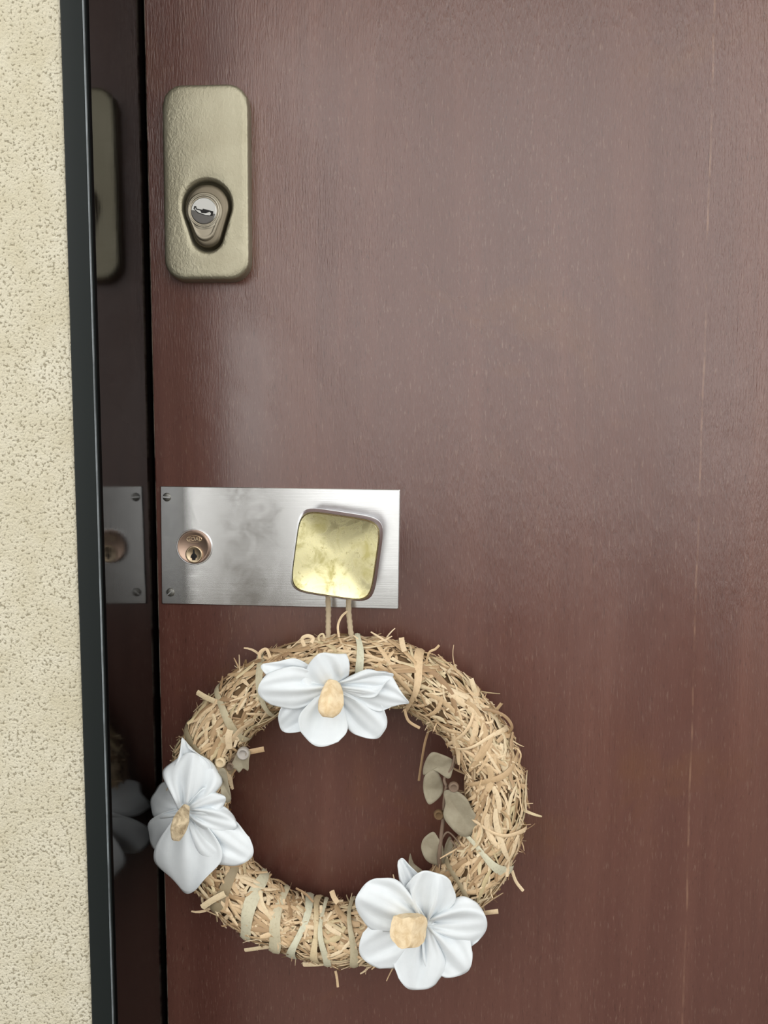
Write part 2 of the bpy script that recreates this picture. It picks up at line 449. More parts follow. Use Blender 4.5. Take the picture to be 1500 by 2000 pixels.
# tongue below the cylinder, with a worn bright rim
yc = P(399, 413, CD)
def circ(r, n=64): return [(r*math.cos(2*PI*i/n), r*math.sin(2*PI*i/n)) for i in range(n)]
tg = [(x, z) for x, z in egg(0.0150*k, 0.0088*k, 0.0160*k, 64)]
gl = Vector((yc.x + 0.0005, 0, yc.z + 0.0005))
def sh0(l, s): return [(x*s, z*s) for x, z in l]
rings = [[place(gl, la, dep, p) for p in sh0(tg, s)] for s, dep in ((1.16, CD+0.0005), (1.12, CD+0.0018), (1.04, CD+0.0021), (0.98, CD+0.0016), (0.92, CD+0.0014))]
V, F = loft(rings, True); fix_normals(mesh('guard_tongue', V, F, simple('worn_olive_metal', (0.27, 0.24, 0.185), 0.34, 0.85), cover))
rings = [[place(yc, 0, dep, p) for p in circ(r*k)] for r, dep in ((0.0178, CD+0.0004), (0.0176, CD+0.0012), (0.0169, CD+0.0016), (0.0158, CD+0.0015), (0.0150, CD+0.0020), (0.0144, CD+0.0022), (0.0138, CD+0.0018), (0.0134, CD+0.0004))]
V, F = loft(rings, True); tag(fix_normals(mesh('cylinder_ring', V, F, simple('worn_bright_ring', (0.34, 0.31, 0.25), 0.26, 0.95), cover)), 'bright worn ring round the key plug')
rings = [[place(yc, 0, dep, p) for p in circ(r*k)] for r, dep in ((0.0126, CD+0.0002), (0.0125, CD+0.0018), (0.0118, CD+0.0022))]
V, F = loft(rings, True); fix_normals(mesh('key_plug', V, F, M['steel'], cover, sharp=30))
def plate2d(name, pts, c, a, d0, d1, mat, parent, origin=None):
    n = len(pts); V = [place(c, a, d0, p) for p in pts] + [place(c, a, d1, p) for p in pts]
    F = [tuple(range(n, 2*n))] + [(i, (i+1) % n, n+(i+1) % n, n+i) for i in range(n)]
    o = mesh(name, V, F, mat, parent, smooth=False); return fix_normals(o)
# lower half of the plug is a dark plate, slot above it with the bright shutter inside
plate2d('plug_plate', [(0.0116*math.cos(q), 0.0116*math.sin(q)) for q in [math.radians(a_) for a_ in range(176, 350, 6)]], yc, 0, CD+0.0020, CD+0.0025, simple('plug_dark', (0.10, 0.095, 0.09), 0.35, 0.8), cover)
plate2d('key_slot', [(-0.0095, 0.0018), (-0.0088, 0.0042), (-0.0070, 0.0042), (-0.0066, 0.0020), (-0.001, 0.0008), (-0.0005, 0.0018), (0.0092, -0.0008), (0.0088, -0.0048), (0.0040, -0.0052), (-0.0055, -0.0022)], yc, 0, CD+0.0021, CD+0.0027, M['hole'], cover)
plate2d('slot_shutter', [(-0.0082, 0.0014), (-0.0078, 0.0030), (-0.0070, 0.0010), (-0.0030, -0.0002), (-0.0020, -0.0022), (0.0022, -0.0026), (0.0062, -0.0014), (0.0072, -0.0030), (0.0062, -0.0046), (0.0020, -0.0042), (-0.0050, -0.0016)], yc, 0, CD+0.0025, CD+0.0030, M['steel'], cover)

# long aluminium plate with a cylinder, two screws and the knob
PT = 0.0022
pa, pb, pc_, pd_ = P(312, 950, PT), P(779, 956, PT), P(780, 1190, PT), P(317, 1179, PT)
pcn = (pa+pb+pc_+pd_)/4
ang = 0.5*(math.atan2((pb-pa).z, (pb-pa).x) + math.atan2((pc_-pd_).z, (pc_-pd_).x))
pw = 0.5*((pb-pa).length + (pc_-pd_).length); ph = 0.5*((pa-pd_).length + (pb-pc_).length)
print('plate', pw, ph, math.degrees(ang))
rings = []
for ins, dep in ((0, 0.0), (0, PT-0.0006), (0.0006, PT)):
    hw, hh = pw/2-ins, ph/2-ins
    rings.append([place(pcn, ang, dep, (sx_*(hw-c_) + c_*math.cos(q_), sz_*(hh-c_) + c_*math.sin(q_))) for sx_, sz_, a0 in ((1, 1, 0), (-1, 1, 90), (-1, -1, 180), (1, -1, 270)) for q_ in [math.radians(a0+30*i_) for i_ in range(4)] for c_ in (0.0008,)])
V, F = loft(rings, True)
plate = fix_normals(mesh('lock_plate', V, F, M['alu'], door, origin=Vector((pcn.x, 0, pcn.z)), sharp=30)); tag(plate, 'wide brushed aluminium lock plate')
for (sx, sy, sa) in ((326, 971, -4), (333, 1157, 40)):
    c = P(sx, sy, PT); rings = [[place(c, 0, dep, p) for p in circ(r, 32)] for r, dep in ((0.0043, PT), (0.0040, PT+0.0006), (0.003, PT+0.0011))]
    V, F = loft(rings, True); s = fix_normals(mesh('screw', V, F, M['screw'], plate))
    s_ = plate2d('screw', [(-0.0037, -0.0005), (0.0037, -0.0005), (0.0037, 0.0005), (-0.0037, 0.0005)], c, math.radians(sa), PT+0.0006, PT+0.00125, M['steel'], plate)
    # the slot is part of the same screw: join by mesh
    bm = bmesh.new(); bm.from_mesh(s.data); off = WL[s_]-WL[s]
    me2 = s_.data; vs = [bm.verts.new(v.co + off) for v in me2.vertices]
    for p in me2.polygons:
        f = bm.faces.new([vs[i] for i in p.vertices]); f.material_index = 1
    s.data.materials.append(M['chrome']); bm.to_mesh(s.data); bm.free(); bpy.data.objects.remove(s_)
cc = P(380, 1068, PT)
rings = [[place(cc, 0, dep, p) for p in circ(r)] for r, dep in ((0.0182, PT-0.0005), (0.0181, PT+0.0012), (0.0174, PT+0.0016), (0.0168, PT+0.0010))]
V, F = loft(rings, True); fix_normals(mesh('cylinder_collar', V, F, M['chrome'], plate))
CH = PT + 0.005
rings = [[place(cc, 0, dep, p) for p in circ(r)] for r, dep in ((0.0163, PT), (0.0163, CH-0.001), (0.0156, CH), (0.0145, CH), (0.0140, CH-0.0003))]
V, F = loft(rings, True); cyl = fix_normals(mesh('lock_cylinder', V, F, M['bronze'], plate, sharp=40)); tag(cyl, 'round pinkish bronze lock cylinder')
kc = P(379, 1083, CH)
rings = [[place(kc, 0, dep, p) for p in circ(r, 48)] for r, dep in ((0.0086, CH-0.0004), (0.0085, CH+0.0007), (0.0078, CH+0.0010), (0.0068, CH+0.0006))]
V, F = loft(rings, True); fix_normals(mesh('key_plug', V, F, M['bronze2'], plate))
plate2d('keyhole', [(-0.0006, 0.0052), (0.0006, 0.0052), (0.0009, 0.0016), (0.0028, -0.0008), (0.0032, -0.0026), (0.0018, -0.0034), (0.0012, -0.0056), (-0.0016, -0.0056), (-0.0018, -0.0036), (-0.0034, -0.0030), (-0.0026, -0.0006), (-0.0010, 0.0014)], kc, 0, CH+0.0004, CH+0.0011, M['hole'], plate)
# maker's mark: a small raised oval with lettering
mc = P(379, 1053, CH)
rings = [[place(mc, 0, dep, (x*1.0, z*0.45)) for x, z in circ(r, 40)] for r, dep in ((0.0079, CH-0.0004), (0.0078, CH+0.0002), (0.0072, CH+0.0003), (0.0070, CH-0.0001))]
V, F = loft(rings, False); fix_normals(mesh('maker_oval', V, F, M['bronze2'], plate))
fc = bpy.data.curves.new('maker_mark', 'FONT'); fc.body = 'GOAL'; fc.size = 0.0054; fc.align_x = 'CENTER'; fc.align_y = 'CENTER'; fc.extrude = 0.0002
fo = bpy.data.objects.new('maker_mark_text', fc); col.objects.link(fo)
bpy.context.view_layer.update()
tm = bpy.data.meshes.new_from_object(fo.evaluated_get(bpy.context.evaluated_depsgraph_get()))
bpy.data.objects.remove(fo)
tm.materials.clear(); tm.materials.append(M['bronze2'])
to = bpy.data.objects.new('maker_mark', tm); col.objects.link(to); to.parent = plate
to.rotation_euler = (PI/2, 0, 0); WL[to] = Vector((mc.x, -CH-0.0001, mc.z)); to.location = WL[to]-WL[plate]

# knob: square brass face, dished, on chromed sides and a neck
KD = 0.056
kn = P(655, 1086, KD); ka = math.radians(-8.2)
kface = [P(*q, KD) for q in ((592, 1003), (738, 1024), (722, 1171), (568, 1152))]
kw = 0.5*((kface[1]-kface[0]).length + (kface[2]-kface[3]).length) + 0.006
kh = 0.5*((kface[0]-kface[3]).length + (kface[1]-kface[2]).length) + 0.006
print('knob', kw, kh)
def sq(w, h, n=96, p=6.0):
    out = []
    for i in range(n):
        th = 2*PI*i/n; c, s = math.cos(th), math.sin(th)
        r = (abs(c)**p + abs(s)**p)**(-1/p); out.append((r*c*w/2, r*s*h/2))
    return out
knob = empty('door_knob', (kn.x, -PT, kn.z), door); tag(knob, 'square brass door knob with silver sides, turned a little')
rings = [[place(kn, 0, d_, p) for p in circ(r, 48)] for r, d_ in ((0.024, PT), (0.024, PT+0.003), (0.022, PT+0.0045), (0.0125, PT+0.006), (0.0115, PT+0.022), (0.013, KD-0.020), (0.018, KD-0.016))]
V, F = loft(rings, True); fix_normals(mesh('knob_neck', V, F, M['chrome'], knob, sharp=40))
rings = [[place(kn, ka, d_, p) for p in sq(kw*s, kh*s)] for s, d_ in ((0.45, KD-0.020), (0.86, KD-0.018), (1.0, KD-0.016), (1.045, KD-0.012), (1.045, KD-0.0075), (0.985, KD-0.0014), (0.9, KD-0.006))]
V, F = loft(rings, True, True); fix_normals(mesh('knob_side', V, F, M['chrome'], knob, sharp=50))
rings = [[place(kn, ka, d_, p) for p in sq(kw*s, kh*s, p=6)] for s, d_ in ((0.975, KD-0.0016), (0.97, KD), (0.95, KD+0.0009))]
for q in range(1, 9):
    s = 0.955*(1-q/9); rings.append([place(kn, ka, KD+0.0009-0.0028*(1-(s/0.955)**2), p) for p in sq(kw*s, kh*s, p=6)])
V, F = loft(rings, True); fix_normals(mesh('knob_face', V, F, M['brass'], knob, sharp=50))

# ------------------------------------------------------------------ the straw wreath
TR = 0.0275                                  # tube radius
WD = TR + 0.003                              # tube axis in front of the door
RC = (678, 1560); RXP, RYP = 291, 260        # ring axis as seen
wc = P(RC[0], RC[1], WD)
binds = [  # ring angle (deg, 0 = right, counter-clockwise), lean, width m, green?
    (14, 0.35, .0045, 0), (30, -0.3, .0035, 0), (38, 0.5, .004, 0), (63, 0.25, .006, 0), (84, 0.22, .0055, 1), (122, -0.35, .0055, 1),
    (139, -0.35, .0065, 1), (157, -0.55, .0075, 1), (217, 0.55, .010, 1), (231, 0.5, .012, 1), (243, 0.35, .009, 1), (252, -0.1, .0075, 1),
    (259, 0.25, .006, 0), (262, 0.25, .005, 1), (273, 0.05, .0055, 1), (322, -0.45, .0065, 1), (340, -0.5, .007, 1), (352, -0.15, .004, 0)]
def axis_pt(th):
    a = P(RC[0] + RXP*math.cos(th), RC[1] - RYP*math.sin(th), WD); return a
def frame(th):
    a = axis_pt(th); t = (axis_pt(th+0.01) - axis_pt(th-0.01)).normalized()
    nrm = Vector((0, -1, 0)); er = t.cross(nrm).normalized()
    if er.dot(a - wc) < 0: er = -er
    return a, t, er, nrm
FR = [frame(2*PI*i/720) for i in range(720)]
def fr(th): return FR[int(round(th/(2*PI)*720)) % 720]
def tube_r(th):
    r = TR*(1.0 + 0.07*noise.noise(Vector((math.cos(th)*3, math.sin(th)*3, 0.3))))
    for b in binds:
        d = (th - math.radians(b[0]) + PI) % (2*PI) - PI
        r *= 1 - 0.075*math.exp(-(d/0.05)**2)
    return r
TRT = [tube_r(2*PI*i/720) for i in range(720)]
def trad(th): return TRT[int(round(th/(2*PI)*720)) % 720]
def S(th, ph, r):
    a, t, er, nr = fr(th); return a + (er*math.cos(ph) + nr*math.sin(ph))*r
def Sn(th, ph):
    a, t, er, nr = fr(th); return er*math.cos(ph) + nr*math.sin(ph)

wreath = empty('straw_wreath', (wc.x, 0.0, P(RC[0], 1880, 0.0).z))
tag(wreath, 'straw wreath with three white cloth flowers hanging from the square brass knob', 'wreath')

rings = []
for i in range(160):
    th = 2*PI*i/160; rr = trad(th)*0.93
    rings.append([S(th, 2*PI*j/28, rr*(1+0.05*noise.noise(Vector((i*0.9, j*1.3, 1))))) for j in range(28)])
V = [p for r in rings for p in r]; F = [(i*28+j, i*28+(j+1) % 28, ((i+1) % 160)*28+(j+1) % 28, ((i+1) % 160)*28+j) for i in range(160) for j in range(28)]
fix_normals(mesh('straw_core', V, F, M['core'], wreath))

def ribbon(path, norms, widths, fold=0.25):
    V, F = [], []
    n = len(path)
    for k in range(n):
        t = (path[min(k+1, n-1)] - path[max(k-1, 0)]).normalized(); nn = norms[k]
        s = t.cross(nn)
        if s.length < 1e-5: s = t.cross(Vector((0.3, 0.5, 0.8)))
        s.normalize(); w = widths[k]; up = s.cross(t)
        if up.dot(nn) < 0: up = -up
        V += [path[k]-s*w/2, path[k]+up*w*fold, path[k]+s*w/2]
    for k in range(n-1):
        F += [(3*k, 3*k+1, 3*k+4, 3*k+3), (3*k+1, 3*k+2, 3*k+5, 3*k+4)]
    return V, F
def lay_straw(th0, ph0, alpha, L, width, lift, end_lift, seg=5):
    path, norms, wd = [], [], []
    th, ph = th0, ph0; R = 0.135; ca, sa = math.cos(alpha), math.sin(alpha)
    bend = rnd.gauss(0, 0.8)
    twist = rnd.uniform(-0.9, 0.9); tw2 = rnd.uniform(-0.7, 0.7)
    for k in range(seg+1):
        u = k/seg; r = trad(th) + lift + end_lift*(abs(2*u-1)**3)
        path.append(S(th, ph, r)); nn = Sn(th, ph); tt = fr(th)[1]
        norms.append((nn + nn.cross(tt)*(twist+tw2*u)*0.5 + tt*rnd.uniform(-.1, .1)).normalized())
        wd.append(width*(1 - 0.45*abs(2*u-1)**3))
        al = alpha + bend*(u-0.5)
        th += L/seg*math.cos(al)/R; ph += L/seg*math.sin(al)/trad(th)
    return ribbon(path, norms, wd, rnd.uniform(0.12, 0.4))
matV, matF = [], []
def add_to_mat(V, F):
    o = len(matV); matV.extend(V); matF.extend(tuple(i+o for i in f) for f in F)
for i in range(2900):
    front = rnd.random() < 0.86
    ph = rnd.uniform(-0.35, PI+0.35) if front else rnd.uniform(PI, 2*PI)
    al = rnd.gauss(0, 0.52) + (PI if rnd.random() < .5 else 0)
    if rnd.random() < 0.12: al = rnd.uniform(0, 2*PI)
    add_to_mat(*lay_straw(rnd.uniform(0, 2*PI), ph, al, rnd.uniform(0.016, 0.044), rnd.uniform(0.0014, 0.0044), rnd.uniform(-0.0018, 0.0015), max(0, rnd.gauss(0.0008, 0.0018))))
# short chaff sticking out of the mat
def fly(th, ph, L, width, spread=0.8, curl=0.5, seg=5):
    base = S(th, ph, trad(th)*0.96); nn = Sn(th, ph); a, t, er, nr = fr(th)
    d = (nn*rnd.uniform(0.35, 1.0) + t*rnd.gauss(0, spread) + nr*rnd.gauss(0, 0.25) + er*rnd.gauss(0, .2)).normalized()
    ax = Vector((rnd.gauss(0, 1), rnd.gauss(0, 1), rnd.gauss(0, 1))).normalized()
    cv = rnd.gauss(0, curl)/seg; path = [base]; p = base.copy()
    for k in range(seg):
        p = p + d*(L/seg)
        if p.y > -0.002: p.y = -0.002
        path.append(p.copy()); d = Matrix.Rotation(cv, 3, ax) @ d
    nz = Vector((rnd.gauss(0, .5), -1, rnd.gauss(0, .5))).normalized()
    return ribbon(path, [nz]*len(path), [width*(1-0.5*(k/seg)**2) for k in range(seg+1)], rnd.uniform(0.1, 0.35))
for i in range(520):
    ok_th = [q for q in (rnd.uniform(0, 2*PI) for _ in range(40)) if all(abs((q-math.radians(f_)+PI) % (2*PI)-PI) > 0.30 for f_ in (96, 185, 299))][0]
    ph = rnd.choice((rnd.gauss(0.15, 0.5), rnd.gauss(PI-0.15, 0.5), rnd.uniform(0, PI)))
    add_to_mat(*fly(ok_th, ph, rnd.uniform(0.004, 0.012), rnd.uniform(0.0005, 0.0016), 1.3, 0.9, 3))
tag(mesh('straw_mat', matV, matF, M['straw'], wreath), kind='stuff')
# the larger straws, one by one
for i in range(215):
    al = rnd.gauss(0, 0.5) + (PI if rnd.random() < .5 else 0)
    V, F = lay_straw(rnd.uniform(0, 2*PI), rnd.uniform(0.0, PI), al, rnd.uniform(0.025, 0.06), rnd.uniform(0.0032, 0.0066), rnd.uniform(0.0008, 0.0024), max(0, rnd.gauss(0.001, 0.0018)), 6)
    mesh('straw', V, F, M['straw'], wreath)
for i in range(56):
    ph = rnd.choice((rnd.gauss(0.2, 0.4), rnd.gauss(0.2, 0.4), rnd.gauss(PI-0.2, 0.4)))
    V, F = fly(rnd.uniform(0, 2*PI), ph, rnd.uniform(0.012, 0.030), rnd.uniform(0.0010, 0.0030), 1.2, 1.1, 6)
    mesh('straw', V, F, M['straw'], wreath)
# binding round the tube
for (dg, lean, wd, green) in binds:
    th0 = math.radians(dg); n = 40; V, F = [], []
    for j in range(n):
        ph = 2*PI*j/n; off = lean*0.16*math.cos(ph) + 0.012*math.sin(3*ph+dg)
        ww = wd*(1+0.25*math.sin(2*ph+dg*1.7))
        for q in (-0.5, 0.0, 0.5):
            th = th0 + off + q*ww/0.135
            a, t, er, nr = frame(th); r = trad(th0)*1.0 + 0.0040 + (0.0009 if q == 0 else 0) + 0.0008*math.sin(5*ph+dg)
            V.append(a + (er*math.cos(ph) + nr*math.sin(ph))*r)
    for j in range(n):
        for q in range(2):
            a = j*3+q; b = ((j+1) % n)*3+q; F.append((a, a+1, b+1, b))
    mesh('binding', V, F, M['raffia'] if green else M['straw'], wreath)

for pts, wd in (([(915, 1388, .045), (950, 1386, .05), (985, 1398, .05), (1000, 1422, .048), (980, 1440, .04)], .0028), ([(955, 1400, .04), (968, 1388, .045), (980, 1373, .05)], .0032),
                ([(998, 1458, .04), (1012, 1464, .045), (1017, 1478, .045), (1008, 1503, .04)], .0018), ([(832, 1300, .045), (838, 1275, .05), (850, 1268, .05), (858, 1260, .05)], .0022),
                ([(930, 1370, .04), (926, 1345, .045), (920, 1325, .045)], .0045), ([(385, 1352, .04), (402, 1362, .045), (420, 1370, .05)], .0050), ([(592, 1884, .04), (620, 1883, .045), (655, 1878, .048)], .0045),
                ([(655, 1896, .03), (658, 1910, .03), (660, 1928, .03)], .0024), ([(478, 1856, .04), (505, 1852, .045), (535, 1848, .05)], .0038), ([(648, 1740, .04), (652, 1752, .045), (660, 1764, .05)], .0050),
                ([(578, 1735, .03), (596, 1745, .035), (612, 1762, .04)], .0022), ([(1000, 1700, .03), (1008, 1722, .03), (1022, 1740, .03)], .0030), ([(846, 1405, .03), (830, 1450, .03), (818, 1525, .03)], .0024),
                ([(790, 1385, .05), (798, 1408, .05), (820, 1422, .05)], .0026), ([(935, 1785, .05), (955, 1782, .055), (973, 1780, .055)], .0045), ([(1005, 1540, .05), (1018, 1535, .05), (1025, 1538, .05)], .0045),
                ([(448, 1462, .06), (446, 1440, .065), (450, 1425, .066)], .0060), ([(480, 1470, .05), (500, 1466, .05), (516, 1463, .05)], .0050), ([(395, 1772, .06), (415, 1758, .062), (440, 1745, .062)], .0062),
                ([(595, 1262, .05), (590, 1248, .05), (600, 1242, .05), (611, 1246, .05), (608, 1256, .052)], .0034), ([(625, 1255, .04), (622, 1244, .04), (630, 1238, .04), (634, 1246, .04)], .0020),
                ([(790, 1272, .05), (786, 1258, .05), (784, 1245, .05)], .0050), ([(510, 1295, .04), (507, 1276, .04), (520, 1268, .04), (528, 1285, .045)], .0030)):
    pp = spline([P(*q) for q in pts], 5)
    V, F = ribbon(pp, [Vector((0.2, -1, 0.1)).normalized()]*len(pp), [wd]*len(pp), 0.2); mesh('straw', V, F, M['straw'], wreath)
# twine loop over the knob's neck
neck_top = kn.z + 0.0125
CDP = 0.024
pl, pr = P(641, 1262, 0.034), P(690, 1262, 0.034)
pl1, pr1 = P(641, 1175, CDP), P(681, 1172, CDP)
pts = [pl, P(641, 1225, 0.029), pl1, Vector((kn.x-0.0135, -CDP, kn.z-0.006)), Vector((kn.x-0.0095, -CDP, kn.z+0.0098)), Vector((kn.x, -CDP, kn.z+0.0138)),
       Vector((kn.x+0.0095, -CDP, kn.z+0.0098)), Vector((kn.x+0.0135, -CDP, kn.z-0.006)), pr1, P(684, 1225, 0.029), pr]
path = spline(pts, 12)
V, F = tube(path, lambda u: 0.0026*(1+0.12*math.sin(u*260)), 8)
tag(mesh('hanging_cord', V, F, M['cord'], wreath), 'twine loop hooked over the knob neck')
V, F = ribbon(spline([P(662, 1245, .035), P(660, 1222, .031), P(668, 1203, .028), P(682, 1192, .027)], 5), [Vector((0, -1, 0))]*16, [0.0022]*16)
mesh('straw', V, F, M['straw'], wreath)

# ------------------------------------------------------------------ flowers of white cloth
def sstep(a, b, x):
    t = min(max((x-a)/(b-a), 0), 1); return t*t*(3-2*t)
def petal(parent, base, tip, W, d0, d1, arch=0.004, cup=0.0, seed=0, neck=0.22, tipw=0.5, k=0.15, peak=0.62, wr=1.0, bow=0.0, edge=0.0):
    """cloth petal from base to tip (photo positions on the flower), half-width W; depths in metres in front of the door"""
    r = random.Random(seed*13+5); f1, f2, f3 = r.uniform(0, 6), r.uniform(0, 6), r.uniform(0, 6); fr_ = r.uniform(5, 8)
    bx, by = base; tx, ty = tip; L = math.hypot(tx-bx, ty-by); ux, uy = (tx-bx)/L, (ty-by)/L; vx, vy = -uy, ux
    NU, NV = 22, 24; V, F = [], []
    for i in range(NU+1):
        u = i/NU
        if u < peak: wv = neck + (1-neck)*math.sin(PI/2*u/peak)**1.15
        else: wv = tipw + (1-tipw)*math.cos(PI/2*(u-peak)/(1-peak))
        for j in range(NV+1):
            v = 2*j/NV-1
            al = u*L*(1 - k*abs(v)**2.3*sstep(0.35, 1, u)) + 1.6*math.sin(v*4.1+f1)*u*u
            ac = v*wv*W*(1+0.05*math.sin(u*7+f2)) + bow*L*math.sin(PI*u*0.8)
            px, py = bx+ux*al+vx*ac, by+uy*al+vy*ac
            d = d0 + (d1-d0)*u + arch*4*u*(1-u*0.72) * 0.6 + cup*v*v*sstep(0.1, 0.8, u) + edge*v*u
            fold = (1-u)**0.8*sstep(0.0, 0.18, u)
            d += wr*(0.0034*fold*math.sin(v*fr_+f3) + 0.0020*fold*math.sin(v*fr_*1.9+f1))
            d += wr*0.0020*u*u*math.sin(v*3.6+f2) + 0.0006*math.sin(5*u+3*v+f1)
            V.append(P(px, py, d))
    for i in range(NU):
        for j in range(NV):
            a = i*(NV+1)+j; F.append((a, a+1, a+NV+2, a+NV+1))
    o = mesh('petal', V, F, M['cloth'], parent)
    md = o.modifiers.new('thickness', 'SOLIDIFY'); md.thickness = 0.0007; md.offset = 0
    return o
def flower(center, d, label):
    f = empty('cloth_flower', P(center[0], center[1], d), wreath); tag(f, label); return f
def pistil(parent, pts, radii, squash, seed, mat, square=False):
    """folded cream cloth in the middle; pts = (px,py,depth)"""
    path = spline([P(*q) for q in pts], 6); n = 20; rings = []; N = len(path)
    for k, p in enumerate(path):
        u = k/(N-1); t = (path[min(k+1, N-1)]-path[max(k-1, 0)]).normalized(); s = t.cross(Vector((0, 1, 0))).normalized(); q = s.cross(t)
        x = u*(len(radii)-1); i = min(int(x), len(radii)-2); rr = (radii[i]*(1-(x-i)) + radii[i+1]*(x-i))*0.0005
        rings.append([p + (s*math.cos(2*PI*j/n) + q*squash*math.sin(2*PI*j/n))*rr*(((abs(math.cos(2*PI*j/n+.5))**5+abs(math.sin(2*PI*j/n+.5))**5)**-.2) if square else 1.0)*(1+0.09*math.sin(3*2*PI*j/n+seed) + 0.07*math.sin(5*2*PI*j/n+u*4)) for j in range(n)])
    V, F = loft(rings, True, True); return fix_normals(mesh('pistil', V, F, mat, parent, sharp=45))
def mat_pistil(name='cream_pistil_cloth', dk=1.0):
    mt, nt, b = new_mat(name); g = G(nt)
    n1 = g.noise(g.coord((1, 1, 1)), 130, 4, 0.6, 0.5)
    g.l(g.ramp(n1, [(0.35, (0.68*dk**3, 0.51*dk**3, 0.30*dk**3)), (0.6, (0.83*dk, 0.68*dk, 0.46*dk))]), b.inputs['Base Color']); b.inputs['Roughness'].default_value = 0.85
    g.bump(n1, 0.35, 0.003, b); return mt
MP = mat_pistil()
FD = 2*TR + 0.009                            # flowers sit on the front of the tube

f1 = flower((648, 1335), FD, 'white cloth flower below the hanging cord, nodding down')
C1 = (650, 1340)
petal(f1, C1, (512, 1298), 36, FD+.002, FD+.010, .006, -.006, 1, tipw=.45, bow=-.05)
petal(f1, (652, 1338), (616, 1282), 56, FD+.006, FD+.012, .010, -.010, 2, neck=.6, tipw=.6, k=.3)
petal(f1, C1, (766, 1312), 27, FD+.003, FD+.010, .004, .006, 3, tipw=.35, bow=.10)
petal(f1, C1, (796, 1380), 38, FD+.004, FD+.012, .006, -.006, 4, tipw=.25, bow=-.10, peak=.7)
petal(f1, C1, (748, 1434), 40, FD+.001, FD+.006, .004, .004, 5, tipw=.7)
petal(f1, C1, (548, 1422), 42, FD+.001, FD+.005, .004, .004, 6, tipw=.65)
petal(f1, C1, (505, 1346), 42, FD+.006, FD+.015, .008, -.008, 7, tipw=.75)
petal(f1, (650, 1345), (619, 1456), 47, FD+.004, FD+.020, .004, .005, 8, tipw=.82, neck=.3)
pistil(f1, [(650, 1334, FD+.012), (646, 1360, FD+.024), (642, 1385, FD+.033), (640, 1401, FD+.036)], [12, 19, 22, 19, 9], .8, 1.0, MP)

f2 = flower((360, 1583), FD, 'white cloth flower on the lock side of the wreath, beside the door frame')
C2 = (364, 1584)
petal(f2, C2, (344, 1444), 38, FD-.002, .054, .012, .004, 11, tipw=.2, bow=.16, peak=.5)
petal(f2, C2, (384, 1472), 56, FD+.004, FD-.004, .014, -.008, 12, tipw=.7, neck=.3, wr=1.3)
petal(f2, C2, (302, 1545), 42, FD+.002, .014, .022, -.006, 13, tipw=.7)
petal(f2, C2, (440, 1560), 32, FD+.006, FD+.006, .008, -.006, 14, tipw=.5)
petal(f2, C2, (462, 1612), 30, FD+.006, FD+.004, .010, -.006, 15, tipw=.6)
petal(f2, C2, (306, 1660), 46, FD+.002, .016, .020, -.004, 16, tipw=.7)
petal(f2, C2, (492, 1672), 48, FD+.003, FD+.008, .008, -.006, 17, tipw=.7, bow=.06)
petal(f2, C2, (370, 1744), 66, FD+.004, FD-.006, .012, -.006, 18, tipw=.40, neck=.28, wr=1.3, edge=-.016)
pistil(f2, [(364, 1574, FD+.016), (356, 1592, FD+.024), (350, 1612, FD+.029), (343, 1640, FD+.030)], [6, 10, 14, 14, 7], .7, 2.0, mat_pistil('tan_folded_cloth', 0.72))

f3 = flower((829, 1808), FD, 'white cloth flower opened flat at the bottom of the wreath')
C3 = (830, 1806)
petal(f3, C3, (777, 1678), 21, FD-.004, FD-.002, .004, .003, 21, tipw=.55, neck=.6, bow=.05)
petal(f3, C3, (846, 1702), 50, FD+.002, FD+.008, .004, -.004, 22, tipw=.78, wr=1.5)
petal(f3, C3, (950, 1800), 50, FD+.001, FD+.007, .004, -.004, 23, tipw=.78, wr=1.5)
petal(f3, C3, (908, 1900), 50, FD+.002, FD+.008, .004, -.004, 24, tipw=.75, wr=1.5)
petal(f3, C3, (812, 1934), 50, FD+.004, FD+.010, .004, -.004, 25, tipw=.78, wr=1.2)
petal(f3, C3, (706, 1866), 52, FD+.001, FD+.006, .004, -.004, 26, tipw=.78, wr=.8)
petal(f3, C3, (700, 1742), 52, FD+.003, FD+.009, .004, -.004, 27, tipw=.78, wr=1.2)
pistil(f3, [(824, 1808, FD+.010), (808, 1812, FD+.018), (792, 1817, FD+.027), (784, 1820, FD+.032)], [14, 24, 27, 27, 25], .9, 4.0, MP, True)

